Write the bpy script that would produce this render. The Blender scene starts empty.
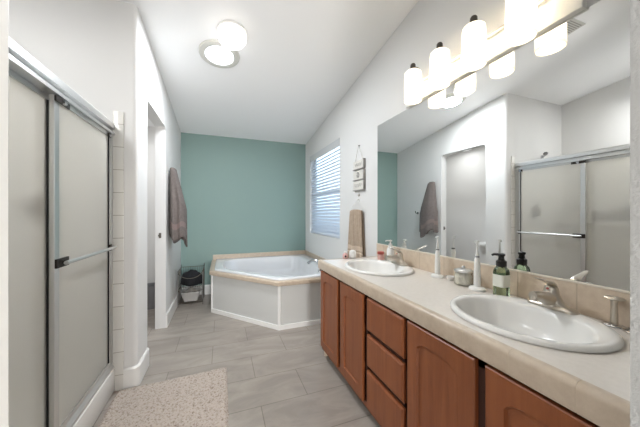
import bpy, bmesh, math, random
from mathutils import Vector, Matrix
random.seed(7)
PI = math.pi
S = bpy.context.scene
C = bpy.context.collection

# ------------------------------------------------------------ camera, world, exposure
cam_d = bpy.data.cameras.new('camera')
cam = bpy.data.objects.new('camera', cam_d)
C.objects.link(cam)
cam.location = (0, 0, 1.227)
cam.rotation_euler = (PI/2, 0, -0.359)
cam_d.sensor_width = 36
cam_d.lens = 262*36/640
cam_d.clip_start = 0.02
S.camera = cam

world = bpy.data.worlds.new('world')
S.world = world
world.use_nodes = True
wb = world.node_tree.nodes['Background']
wb.inputs['Color'].default_value = (0.62, 0.81, 1.0, 1)
wb.inputs['Strength'].default_value = 1.3

S.view_settings.view_transform = 'Standard'
S.view_settings.look = 'None'
S.view_settings.gamma = 1
S.view_settings.use_curve_mapping = False
S.view_settings.exposure = 1.33

SKY_W = 13.0       # daylight tube
def area(name, loc, target, size, watts, col):
    d = bpy.data.lights.new(name, 'AREA')
    d.shape = 'DISK'
    d.size = size
    d.energy = watts
    d.color = col
    o = bpy.data.objects.new(name, d)
    C.objects.link(o)
    o.location = loc
    o.rotation_euler = (Vector(target)-Vector(loc)).to_track_quat('-Z', 'Y').to_euler()
    return o
area('bedroom_fill_high', (0.25, -1.3, 2.55), (0.25, -0.9, 0), 0.5, 1.5, (1.0, 0.99, 0.98))  # added fill behind the camera, no known fixture
area('bedroom_fill_forward', (0.45, -2.6, 1.5), (0.1, 2.2, 1.3), 1.5, 28, (0.97, 0.98, 1.0))  # added fill shining forward through the doorway, no known window
area('bedroom_fill_upward', (0.25, -1.7, 0.7), (0.35, 2.0, 2.75), 0.5, 25, (1.0, 0.98, 0.96))  # added low fill that throws light up onto the bathroom ceiling
area('toilet_room_fill', (-1.0, 3.45, 2.35), (-1.0, 3.45, 0), 0.8, 3.4, (0.98, 0.99, 1.0))  # added unseen fill to brighten the toilet room
area('shower_fill', (-1.2, 1.20, 2.56), (-1.2, 1.45, 0), 0.3, 4.6, (0.98, 0.99, 1.0))  # added unseen fill to lift the shower interior and its glass

# ------------------------------------------------------------ materials
def lin(c):
    return tuple(((v/255+0.055)/1.055)**2.4 if v/255 > 0.04045 else v/255/12.92 for v in c)

class NT:
    def __init__(self, name):
        self.m = bpy.data.materials.new(name)
        self.m.use_nodes = True
        self.n = self.m.node_tree.nodes
        self.l = self.m.node_tree.links
        self.b = self.n['Principled BSDF']
        self.out = self.n['Material Output']
    def node(self, t, **kw):
        nd = self.n.new(t)
        for k, v in kw.items():
            if k in nd.inputs:
                nd.inputs[k].default_value = v
            else:
                setattr(nd, k, v)
        return nd
    def link(self, a, b):
        self.l.new(a, b)

def mat(name, col, rough=0.5, metal=0.0, noise=None, bump=None, spec=None, coords='Object', stretch=(1, 1, 1), col2=None, detail=4, coat=0):
    """noise=scale mixes col and col2; bump=(scale, strength)"""
    t = NT(name)
    b = t.b
    b.inputs['Roughness'].default_value = rough
    b.inputs['Metallic'].default_value = metal
    if coat:
        b.inputs['Coat Weight'].default_value = coat
        b.inputs['Coat Roughness'].default_value = 0.08
    if spec is not None:
        b.inputs['Specular IOR Level'].default_value = spec
    c = lin(col) + (1,)
    b.inputs['Base Color'].default_value = c
    tc = t.node('ShaderNodeTexCoord')
    mp = t.node('ShaderNodeMapping')
    mp.inputs['Scale'].default_value = stretch
    t.link(tc.outputs[coords], mp.inputs['Vector'])
    if noise:
        nz = t.node('ShaderNodeTexNoise', Scale=noise, Detail=detail, Roughness=0.6)
        t.link(mp.outputs['Vector'], nz.inputs['Vector'])
        rp = t.node('ShaderNodeValToRGB')
        rp.color_ramp.elements[0].position = 0.32
        rp.color_ramp.elements[1].position = 0.68
        rp.color_ramp.elements[0].color = c
        rp.color_ramp.elements[1].color = lin(col2 or tuple(min(255, v*1.08) for v in col)) + (1,)
        t.link(nz.outputs['Fac'], rp.inputs['Fac'])
        t.link(rp.outputs['Color'], b.inputs['Base Color'])
    if bump:
        nb = t.node('ShaderNodeTexNoise', Scale=bump[0], Detail=3)
        t.link(mp.outputs['Vector'], nb.inputs['Vector'])
        bp = t.node('ShaderNodeBump', Strength=bump[1], Distance=0.004)
        t.link(nb.outputs['Fac'], bp.inputs['Height'])
        t.link(bp.outputs['Normal'], b.inputs['Normal'])
    return t.m

def emit(name, col, strength, base=None):
    t = NT(name)
    t.b.inputs['Base Color'].default_value = lin(base or col) + (1,)
    t.b.inputs['Emission Color'].default_value = lin(col) + (1,)
    t.b.inputs['Emission Strength'].default_value = strength
    t.b.inputs['Roughness'].default_value = 0.3
    return t.m

M = {}
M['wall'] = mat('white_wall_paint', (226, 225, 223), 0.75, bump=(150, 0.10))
M['ceiling'] = mat('white_ceiling_paint', (246, 246, 246), 0.8, bump=(120, 0.10))
M['teal'] = mat('teal_wall_paint', (133, 157, 151), 0.6, bump=(150, 0.06))
M['trim'] = mat('white_trim_paint', (234, 233, 230), 0.4)
M['white'] = mat('white_plastic', (236, 235, 231), 0.35)
M['porcelain'] = mat('white_porcelain', (230, 228, 224), 0.22, coat=0.15)
M['acrylic'] = mat('white_tub_acrylic', (222, 223, 225), 0.18, coat=0.3)
M['chrome'] = mat('chrome', (205, 206, 208), 0.14, 1.0)
M['alu'] = mat('polished_aluminium', (214, 214, 213), 0.34, 1.0)
M['darkmetal'] = mat('dark_bronze_metal', (60, 55, 50), 0.4, 0.8)
M['nickel'] = mat('brushed_nickel', (206, 198, 187), 0.30, 1.0)
M['pewter'] = mat('dark_nickel', (110, 104, 96), 0.32, 1.0)
M['skirt'] = mat('white_skirt_panel', (201, 201, 198), 0.5)
M['cream'] = mat('cream_counter_laminate', (214, 207, 198), 0.32, noise=60, col2=(221, 214, 206))
M['black'] = mat('black_plastic', (26, 24, 23), 0.4)
M['blackcloth'] = mat('black_cloth', (24, 24, 28), 0.9, bump=(90, 0.5))
M['bag'] = mat('white_bag_plastic', (214, 209, 200), 0.5, bump=(40, 0.4))
M['greytowel'] = mat('taupe_grey_terry', (112, 103, 99), 0.95, noise=40, col2=(126, 117, 113), bump=(350, 0.9))
M['towelband'] = mat('rose_taupe_band', (138, 122, 118), 0.9, bump=(350, 0.7))
M['beigetowel'] = mat('beige_terry', (178, 158, 138), 0.95, noise=30, col2=(190, 171, 151), bump=(350, 0.9))
M['beigeband'] = mat('pale_beige_band', (214, 196, 176), 0.9, bump=(350, 0.5))
M['grey'] = mat('grey_plastic', (138, 138, 140), 0.5)
M['red'] = mat('dull_red_plastic', (176, 88, 78), 0.45)
M['pink'] = mat('pale_pink_plastic', (222, 178, 172), 0.45)
M['cotton'] = mat('cotton_white', (244, 241, 234), 0.95, noise=70, col2=(222, 214, 202), bump=(120, 0.8))
M['cabinet_dark'] = mat('dark_cabinet_and_gap_shade', (62, 34, 24), 0.7)  # also stands in for the shade between doors and drawers
M['caulk'] = mat('cream_caulk', (222, 212, 196), 0.5)
M['grout'] = mat('tan_grout', (196, 178, 156), 0.8)
M['paper'] = mat('toilet_paper_white', (238, 238, 236), 0.9)
M['plaque'] = mat('pale_plaque_paint', (214, 210, 202), 0.7, noise=30, col2=(222, 219, 212))
M['greyedge'] = mat('grey_wood_edge', (160, 157, 152), 0.7)
M['motif'] = mat('grey_printed_motif', (172, 169, 165), 0.8)
M['cord'] = mat('pale_cord', (176, 170, 160), 0.9)
def blind_mat():
    t = NT('white_blind_slat')
    t.b.inputs['Base Color'].default_value = lin((222, 227, 234)) + (1,)
    t.b.inputs['Roughness'].default_value = 0.5
    tr = t.node('ShaderNodeBsdfTranslucent')
    tr.inputs['Color'].default_value = lin((226, 232, 240)) + (1,)
    mx = t.node('ShaderNodeMixShader')
    mx.inputs[0].default_value = 0.25
    t.link(t.b.outputs[0], mx.inputs[1])
    t.link(tr.outputs[0], mx.inputs[2])
    t.link(mx.outputs[0], t.out.inputs['Surface'])
    return t.m
M['blind'] = blind_mat()
M['valance'] = mat('off_white_valance', (206, 207, 208), 0.5)

def wood():
    t = NT('reddish_brown_wood')
    tc = t.node('ShaderNodeTexCoord')
    mp = t.node('ShaderNodeMapping')
    mp.inputs['Scale'].default_value = (6, 9, 0.7)
    t.link(tc.outputs['Object'], mp.inputs['Vector'])
    nz = t.node('ShaderNodeTexNoise', Scale=3.0, Detail=8, Roughness=0.65, Distortion=0.6)
    t.link(mp.outputs['Vector'], nz.inputs['Vector'])
    rp = t.node('ShaderNodeValToRGB')
    e = rp.color_ramp.elements
    e[0].position, e[0].color = 0.25, lin((118, 62, 32)) + (1,)
    e[1].position, e[1].color = 0.75, lin((150, 88, 50)) + (1,)
    t.link(nz.outputs['Fac'], rp.inputs['Fac'])
    t.link(rp.outputs['Color'], t.b.inputs['Base Color'])
    t.b.inputs['Roughness'].default_value = 0.38
    bp = t.node('ShaderNodeBump', Strength=0.08, Distance=0.002)
    t.link(nz.outputs['Fac'], bp.inputs['Height'])
    t.link(bp.outputs['Normal'], t.b.inputs['Normal'])
    return t.m
M['wood'] = wood()

def tile(name, c1, c2, cm, bw, rh, off, loc, rot=(0, 0, 0), mortar=0.003, rough=0.35, vein=None, offset=0.5, bump=0.25):
    """brick-pattern tiles; the mapping turns object space into (u, v, 0)"""
    t = NT(name)
    tc = t.node('ShaderNodeTexCoord')
    mp = t.node('ShaderNodeMapping')
    mp.vector_type = 'POINT'
    mp.inputs['Location'].default_value = loc
    mp.inputs['Rotation'].default_value = rot
    t.link(tc.outputs['Object'], mp.inputs['Vector'])
    br = t.node('ShaderNodeTexBrick')
    br.offset = offset
    br.inputs['Scale'].default_value = 1
    br.inputs['Mortar Size'].default_value = mortar
    br.inputs['Mortar Smooth'].default_value = 0.2
    br.inputs['Brick Width'].default_value = bw
    br.inputs['Row Height'].default_value = rh
    br.inputs['Color1'].default_value = lin(c1) + (1,)
    br.inputs['Color2'].default_value = lin(c2) + (1,)
    br.inputs['Mortar'].default_value = lin(cm) + (1,)
    t.link(mp.outputs['Vector'], br.inputs['Vector'])
    col = br.outputs['Color']
    if vein:
        nz = t.node('ShaderNodeTexNoise', Scale=vein[0], Detail=7, Roughness=0.62, Distortion=1.2)
        mv = t.node('ShaderNodeMapping')
        mv.inputs['Scale'].default_value = (1, 2.4, 1)
        mv.inputs['Rotation'].default_value = (0, 0, 0.5)
        t.link(tc.outputs['Object'], mv.inputs['Vector'])
        t.link(mv.outputs['Vector'], nz.inputs['Vector'])
        rp = t.node('ShaderNodeValToRGB')
        rp.color_ramp.elements[0].position = 0.35
        rp.color_ramp.elements[1].position = 0.65
        a, b = vein[1], vein[2]
        rp.color_ramp.elements[0].color = (a, a, a, 1)
        rp.color_ramp.elements[1].color = (b, b, b, 1)
        t.link(nz.outputs['Fac'], rp.inputs['Fac'])
        mx = t.node('ShaderNodeMix', data_type='RGBA', blend_type='MULTIPLY')
        mx.inputs[0].default_value = 1
        t.link(col, mx.inputs[6])
        t.link(rp.outputs['Color'], mx.inputs[7])
        col = mx.outputs[2]
    t.link(col, t.b.inputs['Base Color'])
    t.b.inputs['Roughness'].default_value = rough
    bp = t.node('ShaderNodeBump', Strength=bump, Distance=0.002)
    inv = t.node('ShaderNodeMath', operation='SUBTRACT')
    inv.inputs[0].default_value = 1
    t.link(br.outputs['Fac'], inv.inputs[1])
    t.link(inv.outputs[0], bp.inputs['Height'])
    t.link(bp.outputs['Normal'], t.b.inputs['Normal'])
    return t.m

M['floor'] = tile('greige_floor_tile', (156, 147, 138), (165, 156, 147), (128, 119, 109), 0.62, 0.308, 0.5,
                  (-0.235, -1.694, 0), rough=0.36, vein=(2.6, 0.80, 1.07))
# object z -> v, object x -> u on a face that looks along y
M['striptile'] = tile('white_shower_tile', (228, 226, 220), (232, 230, 225), (176, 170, 160), 0.4, 0.158, 0,
                      (0.9, 0.05, 0), rot=(-PI/2, 0, 0), mortar=0.0022, rough=0.2, offset=0)

def tan_tile(name, vary, k=1.0):
    t = NT(name)
    tc = t.node('ShaderNodeTexCoord')
    nz = t.node('ShaderNodeTexNoise', Scale=26, Detail=8, Roughness=0.7)
    t.link(tc.outputs['Object'], nz.inputs['Vector'])
    rp = t.node('ShaderNodeValToRGB')
    e = rp.color_ramp.elements
    e[0].position, e[0].color = 0.3, lin(tuple((v-vary)*k for v in (212, 192, 170))) + (1,)
    e[1].position, e[1].color = 0.7, lin(tuple((v+vary)*k for v in (214, 197, 176))) + (1,)
    t.link(nz.outputs['Fac'], rp.inputs['Fac'])
    t.link(rp.outputs['Color'], t.b.inputs['Base Color'])
    t.b.inputs['Roughness'].default_value = 0.35
    return t.m
M['tantile'] = tan_tile('tan_ceramic_tile', 8)
M['edgetile'] = tan_tile('taupe_edge_tile', 9, 0.915)
M['edgegrout'] = mat('pale_edge_grout', (200, 186, 166), 0.8)

def rugmat():
    t = NT('speckled_beige_shag')
    tc = t.node('ShaderNodeTexCoord')
    nz = t.node('ShaderNodeTexNoise', Scale=70, Detail=5, Roughness=0.8)
    t.link(tc.outputs['Object'], nz.inputs['Vector'])
    rp = t.node('ShaderNodeValToRGB')
    e = rp.color_ramp.elements
    e[0].position, e[0].color = 0.34, lin((124, 106, 94)) + (1,)
    e[1].position, e[1].color = 0.50, lin((190, 178, 167)) + (1,)
    t.link(nz.outputs['Fac'], rp.inputs['Fac'])
    t.link(rp.outputs['Color'], t.b.inputs['Base Color'])
    t.b.inputs['Roughness'].default_value = 1
    t.b.inputs['Specular IOR Level'].default_value = 0.1
    bp = t.node('ShaderNodeBump', Strength=0.8, Distance=0.01)
    n2 = t.node('ShaderNodeTexNoise', Scale=110, Detail=4)
    t.link(tc.outputs['Object'], n2.inputs['Vector'])
    t.link(n2.outputs['Fac'], bp.inputs['Height'])
    t.link(bp.outputs['Normal'], t.b.inputs['Normal'])
    return t.m
M['rug'] = rugmat()

def glassmat(name, col, rough, ior=1.45, trans=1.0, bump=None):
    t = NT(name)
    t.b.inputs['Base Color'].default_value = lin(col) + (1,)
    t.b.inputs['Roughness'].default_value = rough
    t.b.inputs['IOR'].default_value = ior
    t.b.inputs['Transmission Weight'].default_value = trans
    if bump:
        tc = t.node('ShaderNodeTexCoord')
        nz = t.node('ShaderNodeTexNoise', Scale=bump[0], Detail=2)
        t.link(tc.outputs['Object'], nz.inputs['Vector'])
        bp = t.node('ShaderNodeBump', Strength=bump[1], Distance=0.003)
        t.link(nz.outputs['Fac'], bp.inputs['Height'])
        t.link(bp.outputs['Normal'], t.b.inputs['Normal'])
    return t.m
M['glass'] = glassmat('clear_glass', (250, 252, 252), 0.0)
def thin_glass(name, col, a):
    t = NT(name)
    t.n.remove(t.b)
    tp = t.node('ShaderNodeBsdfTransparent')
    tp.inputs['Color'].default_value = lin(col) + (1,)
    gs = t.node('ShaderNodeBsdfGlossy', Roughness=0.04)
    df = t.node('ShaderNodeBsdfDiffuse')
    df.inputs['Color'].default_value = lin(col) + (1,)
    m1 = t.node('ShaderNodeMixShader'); m1.inputs[0].default_value = a
    t.link(tp.outputs[0], m1.inputs[1]); t.link(df.outputs[0], m1.inputs[2])
    m2 = t.node('ShaderNodeMixShader'); m2.inputs[0].default_value = 0.08
    t.link(m1.outputs[0], m2.inputs[1]); t.link(gs.outputs[0], m2.inputs[2])
    t.link(m2.outputs[0], t.out.inputs['Surface'])
    return t.m
M['jarglass'] = thin_glass('jar_glass', (248, 248, 245), 0.06)
M['greenglass'] = glassmat('green_bottle_plastic', (182, 206, 172), 0.06)
M['clearplastic'] = thin_glass('clear_plastic', (232, 230, 226), 0.6)

def frosted():
    t = NT('obscure_shower_glass')
    n = t.n
    n.remove(t.b)
    gl = t.node('ShaderNodeBsdfRefraction', Roughness=0.34, IOR=1.12)
    gl.inputs['Color'].default_value = lin((246, 245, 241)) + (1,)
    tr = t.node('ShaderNodeBsdfTranslucent')
    tr.inputs['Color'].default_value = lin((236, 233, 227)) + (1,)
    df = t.node('ShaderNodeBsdfDiffuse')
    df.inputs['Color'].default_value = lin((236, 233, 227)) + (1,)
    gs = t.node('ShaderNodeBsdfGlossy', Roughness=0.35)
    m1 = t.node('ShaderNodeMixShader')
    m1.inputs[0].default_value = 0.6
    t.link(tr.outputs[0], m1.inputs[1])
    t.link(df.outputs[0], m1.inputs[2])
    m2 = t.node('ShaderNodeMixShader')
    m2.inputs[0].default_value = 0.36
    t.link(gl.outputs[0], m2.inputs[1])
    t.link(m1.outputs[0], m2.inputs[2])
    m3 = t.node('ShaderNodeMixShader')
    m3.inputs[0].default_value = 0.05
    t.link(m2.outputs[0], m3.inputs[1])
    t.link(gs.outputs[0], m3.inputs[2])
    t.link(m3.outputs[0], t.out.inputs['Surface'])
    return t.m
M['frost'] = frosted()

def mirror_mat():
    t = NT('mirror_silver')
    t.b.inputs['Base Color'].default_value = (0.80, 0.81, 0.80, 1)
    t.b.inputs['Metallic'].default_value = 1
    t.b.inputs['Roughness'].default_value = 0.0
    return t.m
M['mirror'] = mirror_mat()
def shade_mat():
    t = NT('frosted_shade_glass')
    t.n.remove(t.b)
    rf = t.node('ShaderNodeBsdfRefraction', Roughness=0.28, IOR=1.06)
    tr = t.node('ShaderNodeBsdfTranslucent')
    tr.inputs['Color'].default_value = lin((250, 246, 236)) + (1,)
    df = t.node('ShaderNodeBsdfDiffuse')
    df.inputs['Color'].default_value = lin((246, 243, 234)) + (1,)
    m1 = t.node('ShaderNodeMixShader'); m1.inputs[0].default_value = 0.5
    t.link(tr.outputs[0], m1.inputs[1]); t.link(df.outputs[0], m1.inputs[2])
    m2 = t.node('ShaderNodeMixShader'); m2.inputs[0].default_value = 0.86
    t.link(rf.outputs[0], m2.inputs[1]); t.link(m1.outputs[0], m2.inputs[2])
    t.link(m2.outputs[0], t.out.inputs['Surface'])
    return t.m
M['shade'] = shade_mat()
M['bulb'] = emit('lit_bulb', (255, 248, 238), 8.5)
M['dome'] = emit('lit_dome_glass', (255, 251, 245), 0.9)
M['sky_lens'] = emit('daylight_lens', (236, 243, 255), 1.25)

# ------------------------------------------------------------ mesh helpers
def box(bm, x0, x1, y0, y1, z0, z1):
    vs = [bm.verts.new((x, y, z)) for z in (z0, z1) for y in (y0, y1) for x in (x0, x1)]
    for f in ((0, 2, 3, 1), (4, 5, 7, 6), (0, 1, 5, 4), (2, 6, 7, 3), (0, 4, 6, 2), (1, 3, 7, 5)):
        bm.faces.new([vs[i] for i in f])
    return vs

def bbox(x0, x1, y0, y1, z0, z1, bev=0.0, seg=2):
    bm = bmesh.new()
    box(bm, x0, x1, y0, y1, z0, z1)
    if bev:
        bmesh.ops.bevel(bm, geom=bm.edges[:], offset=bev, segments=seg, profile=0.5, affect='EDGES')
    return bm

def prism(bm, pts, axis, a0, a1):
    """extrude a simple polygon; axis 'x': pts are (y,z), 'y': (x,z), 'z': (x,y)"""
    def v(p, a):
        return {'x': (a, p[0], p[1]), 'y': (p[0], a, p[1]), 'z': (p[0], p[1], a)}[axis]
    A = [bm.verts.new(v(p, a0)) for p in pts]
    B = [bm.verts.new(v(p, a1)) for p in pts]
    n = len(pts)
    bm.faces.new(A)
    bm.faces.new(B[::-1])
    for i in range(n):
        bm.faces.new((A[i], B[i], B[(i+1) % n], A[(i+1) % n]))

def loft(bm, rings, close0=True, close1=True):
    """rings of equal length, joined by quads"""
    R = [[bm.verts.new(p) for p in r] for r in rings]
    n = len(R[0])
    for a, b in zip(R, R[1:]):
        for i in range(n):
            bm.faces.new((a[i], a[(i+1) % n], b[(i+1) % n], b[i]))
    if close0:
        bm.faces.new(R[0][::-1])
    if close1:
        bm.faces.new(R[-1])
    return R

def lathe(bm, prof, cx, cy, n=32, close0=True, close1=True, sx=1, sy=1):
    rings = [[(cx+sx*r*math.cos(2*PI*i/n), cy+sy*r*math.sin(2*PI*i/n), z) for i in range(n)] for r, z in prof]
    return loft(bm, rings, close0, close1)

def tube(bm, pts, r, n=10, caps=True):
    pts = [Vector(p) for p in pts]
    rs = r if isinstance(r, (list, tuple)) else [r]*len(pts)
    rings = []
    up = None
    for i, p in enumerate(pts):
        t = (pts[min(i+1, len(pts)-1)] - pts[max(i-1, 0)]).normalized()
        if up is None:
            up = Vector((0, 0, 1)) if abs(t.z) < 0.9 else Vector((1, 0, 0))
        a = up - t*up.dot(t)
        if a.length < 1e-5:
            a = t.orthogonal()
        a.normalize()
        b = t.cross(a)
        up = a
        rings.append([p + (a*math.cos(2*PI*k/n) + b*math.sin(2*PI*k/n))*rs[i] for k in range(n)])
    loft(bm, rings, caps, caps)

def bez(p0, p1, p2, p3, n=12):
    p0, p1, p2, p3 = map(Vector, (p0, p1, p2, p3))
    out = []
    for i in range(n+1):
        t = i/n
        out.append(p0*(1-t)**3 + p1*3*t*(1-t)**2 + p2*3*t*t*(1-t) + p3*t**3)
    return out

def obj(name, bm, m, parent=None, smooth=False, kind=None, label=None, mods=None, angle=40):
    bmesh.ops.recalc_face_normals(bm, faces=bm.faces[:])
    me = bpy.data.meshes.new(name)
    off = Vector((0, 0, 0))
    p = parent
    while p is not None:
        off = off + p.location
        p = p.parent
    if off.length:
        bmesh.ops.translate(bm, verts=bm.verts[:], vec=-off)
    bm.to_mesh(me)
    bm.free()
    ms = m if isinstance(m, (list, tuple)) else [m]
    for q in ms:
        me.materials.append(q)
    if smooth:
        for f in me.polygons:
            f.use_smooth = True
        me.set_sharp_from_angle(angle=math.radians(angle))
    o = bpy.data.objects.new(name, me)
    C.objects.link(o)
    if parent:
        o.parent = parent
    if kind:
        o['kind'] = kind
    if label:
        o['label'] = label
    for md in mods or []:
        k = o.modifiers.new(md[0].lower(), md[0])
        for a, v in md[1].items():
            setattr(k, a, v)
    return o

def tag(o, label, cat, group=None):
    o['label'] = label
    o['category'] = cat
    if group:
        o['group'] = group
    return o

def thing(name, label, cat, loc, group=None):
    o = bpy.data.objects.new(name, None)
    o.empty_display_size = 0.05
    C.objects.link(o)
    o.location = loc
    return tag(o, label, cat, group)

def struct(name, bm, m, smooth=False, parent=None, angle=40):
    return obj(name, bm, m, parent, smooth, kind='structure', angle=angle)

# ------------------------------------------------------------ room shell
XR, XL, YT, YC = 1.357, -0.562, 4.33, 2.2       # right wall, left wall, teal wall, wall end by the shower
YN0, YN1 = 0.10, 0.22                           # near wall with the doorway the camera looks through
def cz(y):
    return 2.42 + 0.135*(YT - y)
XS = -1.66                                      # shower back wall
XW = -1.50                                      # toilet room back wall

bm = bmesh.new()
box(bm, XS-0.1, XR+0.12, -2.7, YT+0.1, -0.06, 0)
struct('floor', bm, M['floor'])

bm = bmesh.new()
prism(bm, [(YN0, cz(YN0)), (YT+0.1, cz(YT+0.1)), (YT+0.1, cz(YT+0.1)+0.08), (YN0, cz(YN0)+0.08)], 'x', XS-0.1, XR+0.12)
struct('ceiling', bm, M['ceiling'])

bm = bmesh.new()
prism(bm, [(XL-0.1, 0), (XR+0.12, 0), (XR+0.12, cz(YT)), (XL-0.1, cz(YT))], 'y', YT, YT+0.1)
struct('wall_back', bm, M['teal'])

# right wall with the window hole
WY0, WY1, WZ0, WZ1 = 2.925, 4.090, 0.912, 2.160
bm = bmesh.new()
def pz(y0, y1, z0, z1):
    top = lambda y, z: cz(y) if z is None else z
    prism(bm, [(y0, z0), (y1, z0), (y1, top(y1, z1)), (y0, top(y0, z1))], 'x', XR, XR+0.12)
pz(YN1, WY0, 0, None)
pz(WY1, YT, 0, None)
pz(WY0, WY1, 0, WZ0)
pz(WY0, WY1, WZ1, None)
struct('wall_right', bm, M['wall'])

# near wall, doorway between x=-0.124 and 0.627
bm = bmesh.new()
dz = 2.15
prism(bm, [(XS-0.1, 0), (-0.136, 0), (-0.136, dz), (0.617, dz), (0.617, 0), (XR+0.12, 0), (XR+0.12, cz(YN1)), (XS-0.1, cz(YN1))], 'y', YN0, YN1)
M['jambwall'] = mat('textured_drywall_shaded', (168, 168, 166), 0.8, bump=(210, 0.4))  # grey darkened to put the wall's shade into its colour
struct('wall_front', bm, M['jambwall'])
bm = bbox(-0.136, -0.124, YN0-0.01, YN1+0.004, 0, dz, 0.004)
struct('trim_1', bm, mat('door_casing_paint', (212, 211, 207), 0.45))

# plain unseen bedroom shell behind the doorway, added to block the world light
for nm, b in (('wall_bedroom_left', (XS-0.2, XS-0.1, -2.7, YN1, 0, 2.6)), ('wall_bedroom_right', (XR+0.12, XR+0.22, -2.7, YN1, 0, 2.6)),
              ('wall_bedroom_back', (XS-0.1, XR+0.12, -2.8, -2.7, 0, 2.6)), ('ceiling_bedroom', (XS-0.2, XR+0.22, -2.8, YN0-0.001, 2.6, 2.7))):
    bm = bmesh.new()
    box(bm, *b)
    struct(nm, bm, M['wall'])

# left wall with the toilet-room opening
OY0, OY1, OZ = 2.47, 3.215, 2.15
bm = bmesh.new()
y0 = YC+0.03
arc = [(OY0+0.05-0.05*math.sin(a), OZ-0.05+0.05*math.cos(a)) for a in [PI/2*(1-k/5) for k in range(6)]]
arc2 = [(OY1-0.05+0.05*math.sin(a), OZ-0.05+0.05*math.cos(a)) for a in [PI/2*k/5 for k in range(6)]]
prism(bm, [(y0, 0), (OY0, 0)] + arc + arc2 + [(OY1, 0), (YT, 0), (YT, cz(YT)), (y0, cz(y0))], 'x', XL-0.1, XL)
wall_left = struct('wall_left', bm, M['wall'], smooth=True)
# strike plate on the far jamb face
bm = bbox(-0.626, -0.604, OY1-0.003, OY1-0.0005, 0.965, 1.02)
box(bm, -0.632, -0.626, OY1-0.012, OY1-0.003, 0.982, 1.002)
obj('strike_plate', bm, M['pewter'], wall_left)

# wall end beside the shower (faces the camera), bullnose corner
bm = bmesh.new()
prof = [(XS, YC), (XL-0.02, YC)]
r = 0.03
prof = [(XS, YC)] + [(XL-r+r*math.sin(a), YC+r-r*math.cos(a)) for a in [PI/2*k/6 for k in range(7)]] + [(XL, YC+0.03), (XL, YC+0.031), (XL-0.1, YC+0.031), (XL-0.1, YC+0.10), (XS, YC+0.10)]
seen = []
for p in prof:
    if not seen or (abs(p[0]-seen[-1][0])+abs(p[1]-seen[-1][1])) > 1e-4:
        seen.append(p)
A = [bm.verts.new((p[0], p[1], 0)) for p in seen]
B = [bm.verts.new((p[0], p[1], cz(p[1]))) for p in seen]
bm.faces.new(A[::-1]); bm.faces.new(B)
for i in range(len(seen)):
    j = (i+1) % len(seen)
    bm.faces.new((A[i], A[j], B[j], B[i]))
struct('wall_shower_end', bm, M['wall'], smooth=True)

bm = bmesh.new()
prism(bm, [(YN1, 0), (YC, 0), (YC, cz(YC)), (YN1, cz(YN1))], 'x', XS-0.1, XS)
struct('wall_shower_back', bm, M['wall'])
bm = bmesh.new()
prism(bm, [(YN1, 0), (0.93, 0), (0.93, cz(0.93)), (YN1, cz(YN1))], 'x', XS, -0.69)
struct('wall_shower_near', bm, M['wall'])
# toilet room
bm = bmesh.new()
prism(bm, [(YC+0.1, 0), (YT, 0), (YT, cz(YT)), (YC+0.1, cz(YC+0.1))], 'x', XW-0.1, XW)
struct('wall_toilet_back', bm, M['wall'])
bm = bmesh.new()
prism(bm, [(XW, 0), (XL-0.1, 0), (XL-0.1, cz(YT-0.1)), (XW, cz(YT-0.1))], 'y', YT-0.1, YT+0.1)
struct('wall_toilet_end', bm, M['wall'])

# baseboards
def sweep_base(name, path, h=0.145, t=0.014):
    """baseboard along a polyline of (x, y); thickness grows to the left of travel"""
    bm = bmesh.new()
    n = len(path)
    P = [Vector((p[0], p[1], 0)) for p in path]
    prof = [(0, 0), (t, 0), (t, h-0.012), (t*0.45, h), (0, h)]
    R = []
    for i, p in enumerate(P):
        a = (P[i]-P[i-1]).normalized() if i else None
        b = (P[i+1]-P[i]).normalized() if i < n-1 else None
        na = Vector((-a.y, a.x, 0)) if a else None
        nb = Vector((-b.y, b.x, 0)) if b else None
        if na and nb:
            m = (na+nb).normalized()
            m = m/max(0.3, m.dot(na))
        else:
            m = na or nb
        R.append([(p.x+m.x*d, p.y+m.y*d, z) for d, z in prof])
    loft(bm, R)
    return struct(name, bm, M['trim'], smooth=True, angle=30)
cor = [(XL-r+r*math.sin(a), YC+r-r*math.cos(a)) for a in [PI/2*k/6 for k in range(7)]]
sweep_base('baseboard_corner', ([(-0.640, YC)] + cor + [(XL, OY0)])[::-1])
sweep_base('baseboard_left', [(XL, YT), (XL, OY1)])
sweep_base('baseboard_back', [(-0.113, YT), (XL+0.016, YT)])
sweep_base('baseboard_toilet', [(XW, YT-0.1), (XW, YC+0.1)])

# white tile strip at the shower jamb
bm = bbox(-0.704, -0.640, YC-0.012, YC, 0, 1.935, 0.004)
struct('trim_2', bm, M['striptile'], smooth=True)
# shower curb
bm = bbox(-0.80, -0.690, 0.93, YC, 0, 0.165, 0.012, 3)
struct('trim_3', bm, M['porcelain'], smooth=True)

bm = bbox(XS, -0.80, 0.93, YC, 0, 0.06)
struct('floor_shower_bounce', bm, M['porcelain'])  # unseen white pan added to bounce light inside the shower

# ------------------------------------------------------------ window and blind
bm = bmesh.new()
for a in ((WY0, WY0+0.04, WZ0, WZ1), (WY1-0.04, WY1, WZ0, WZ1), (WY0+0.04, WY1-0.04, WZ0, WZ0+0.04), (WY0+0.04, WY1-0.04, WZ1-0.04, WZ1), (WY0+0.04, WY1-0.04, 1.52, 1.56)):
    box(bm, XR+0.085, XR+0.118, *a)
win = struct('window_1', bm, M['trim'])
obj('pane', bbox(XR+0.098, XR+0.103, WY0+0.02, WY1-0.02, WZ0+0.02, WZ1-0.02), M['glass'], win)

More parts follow.
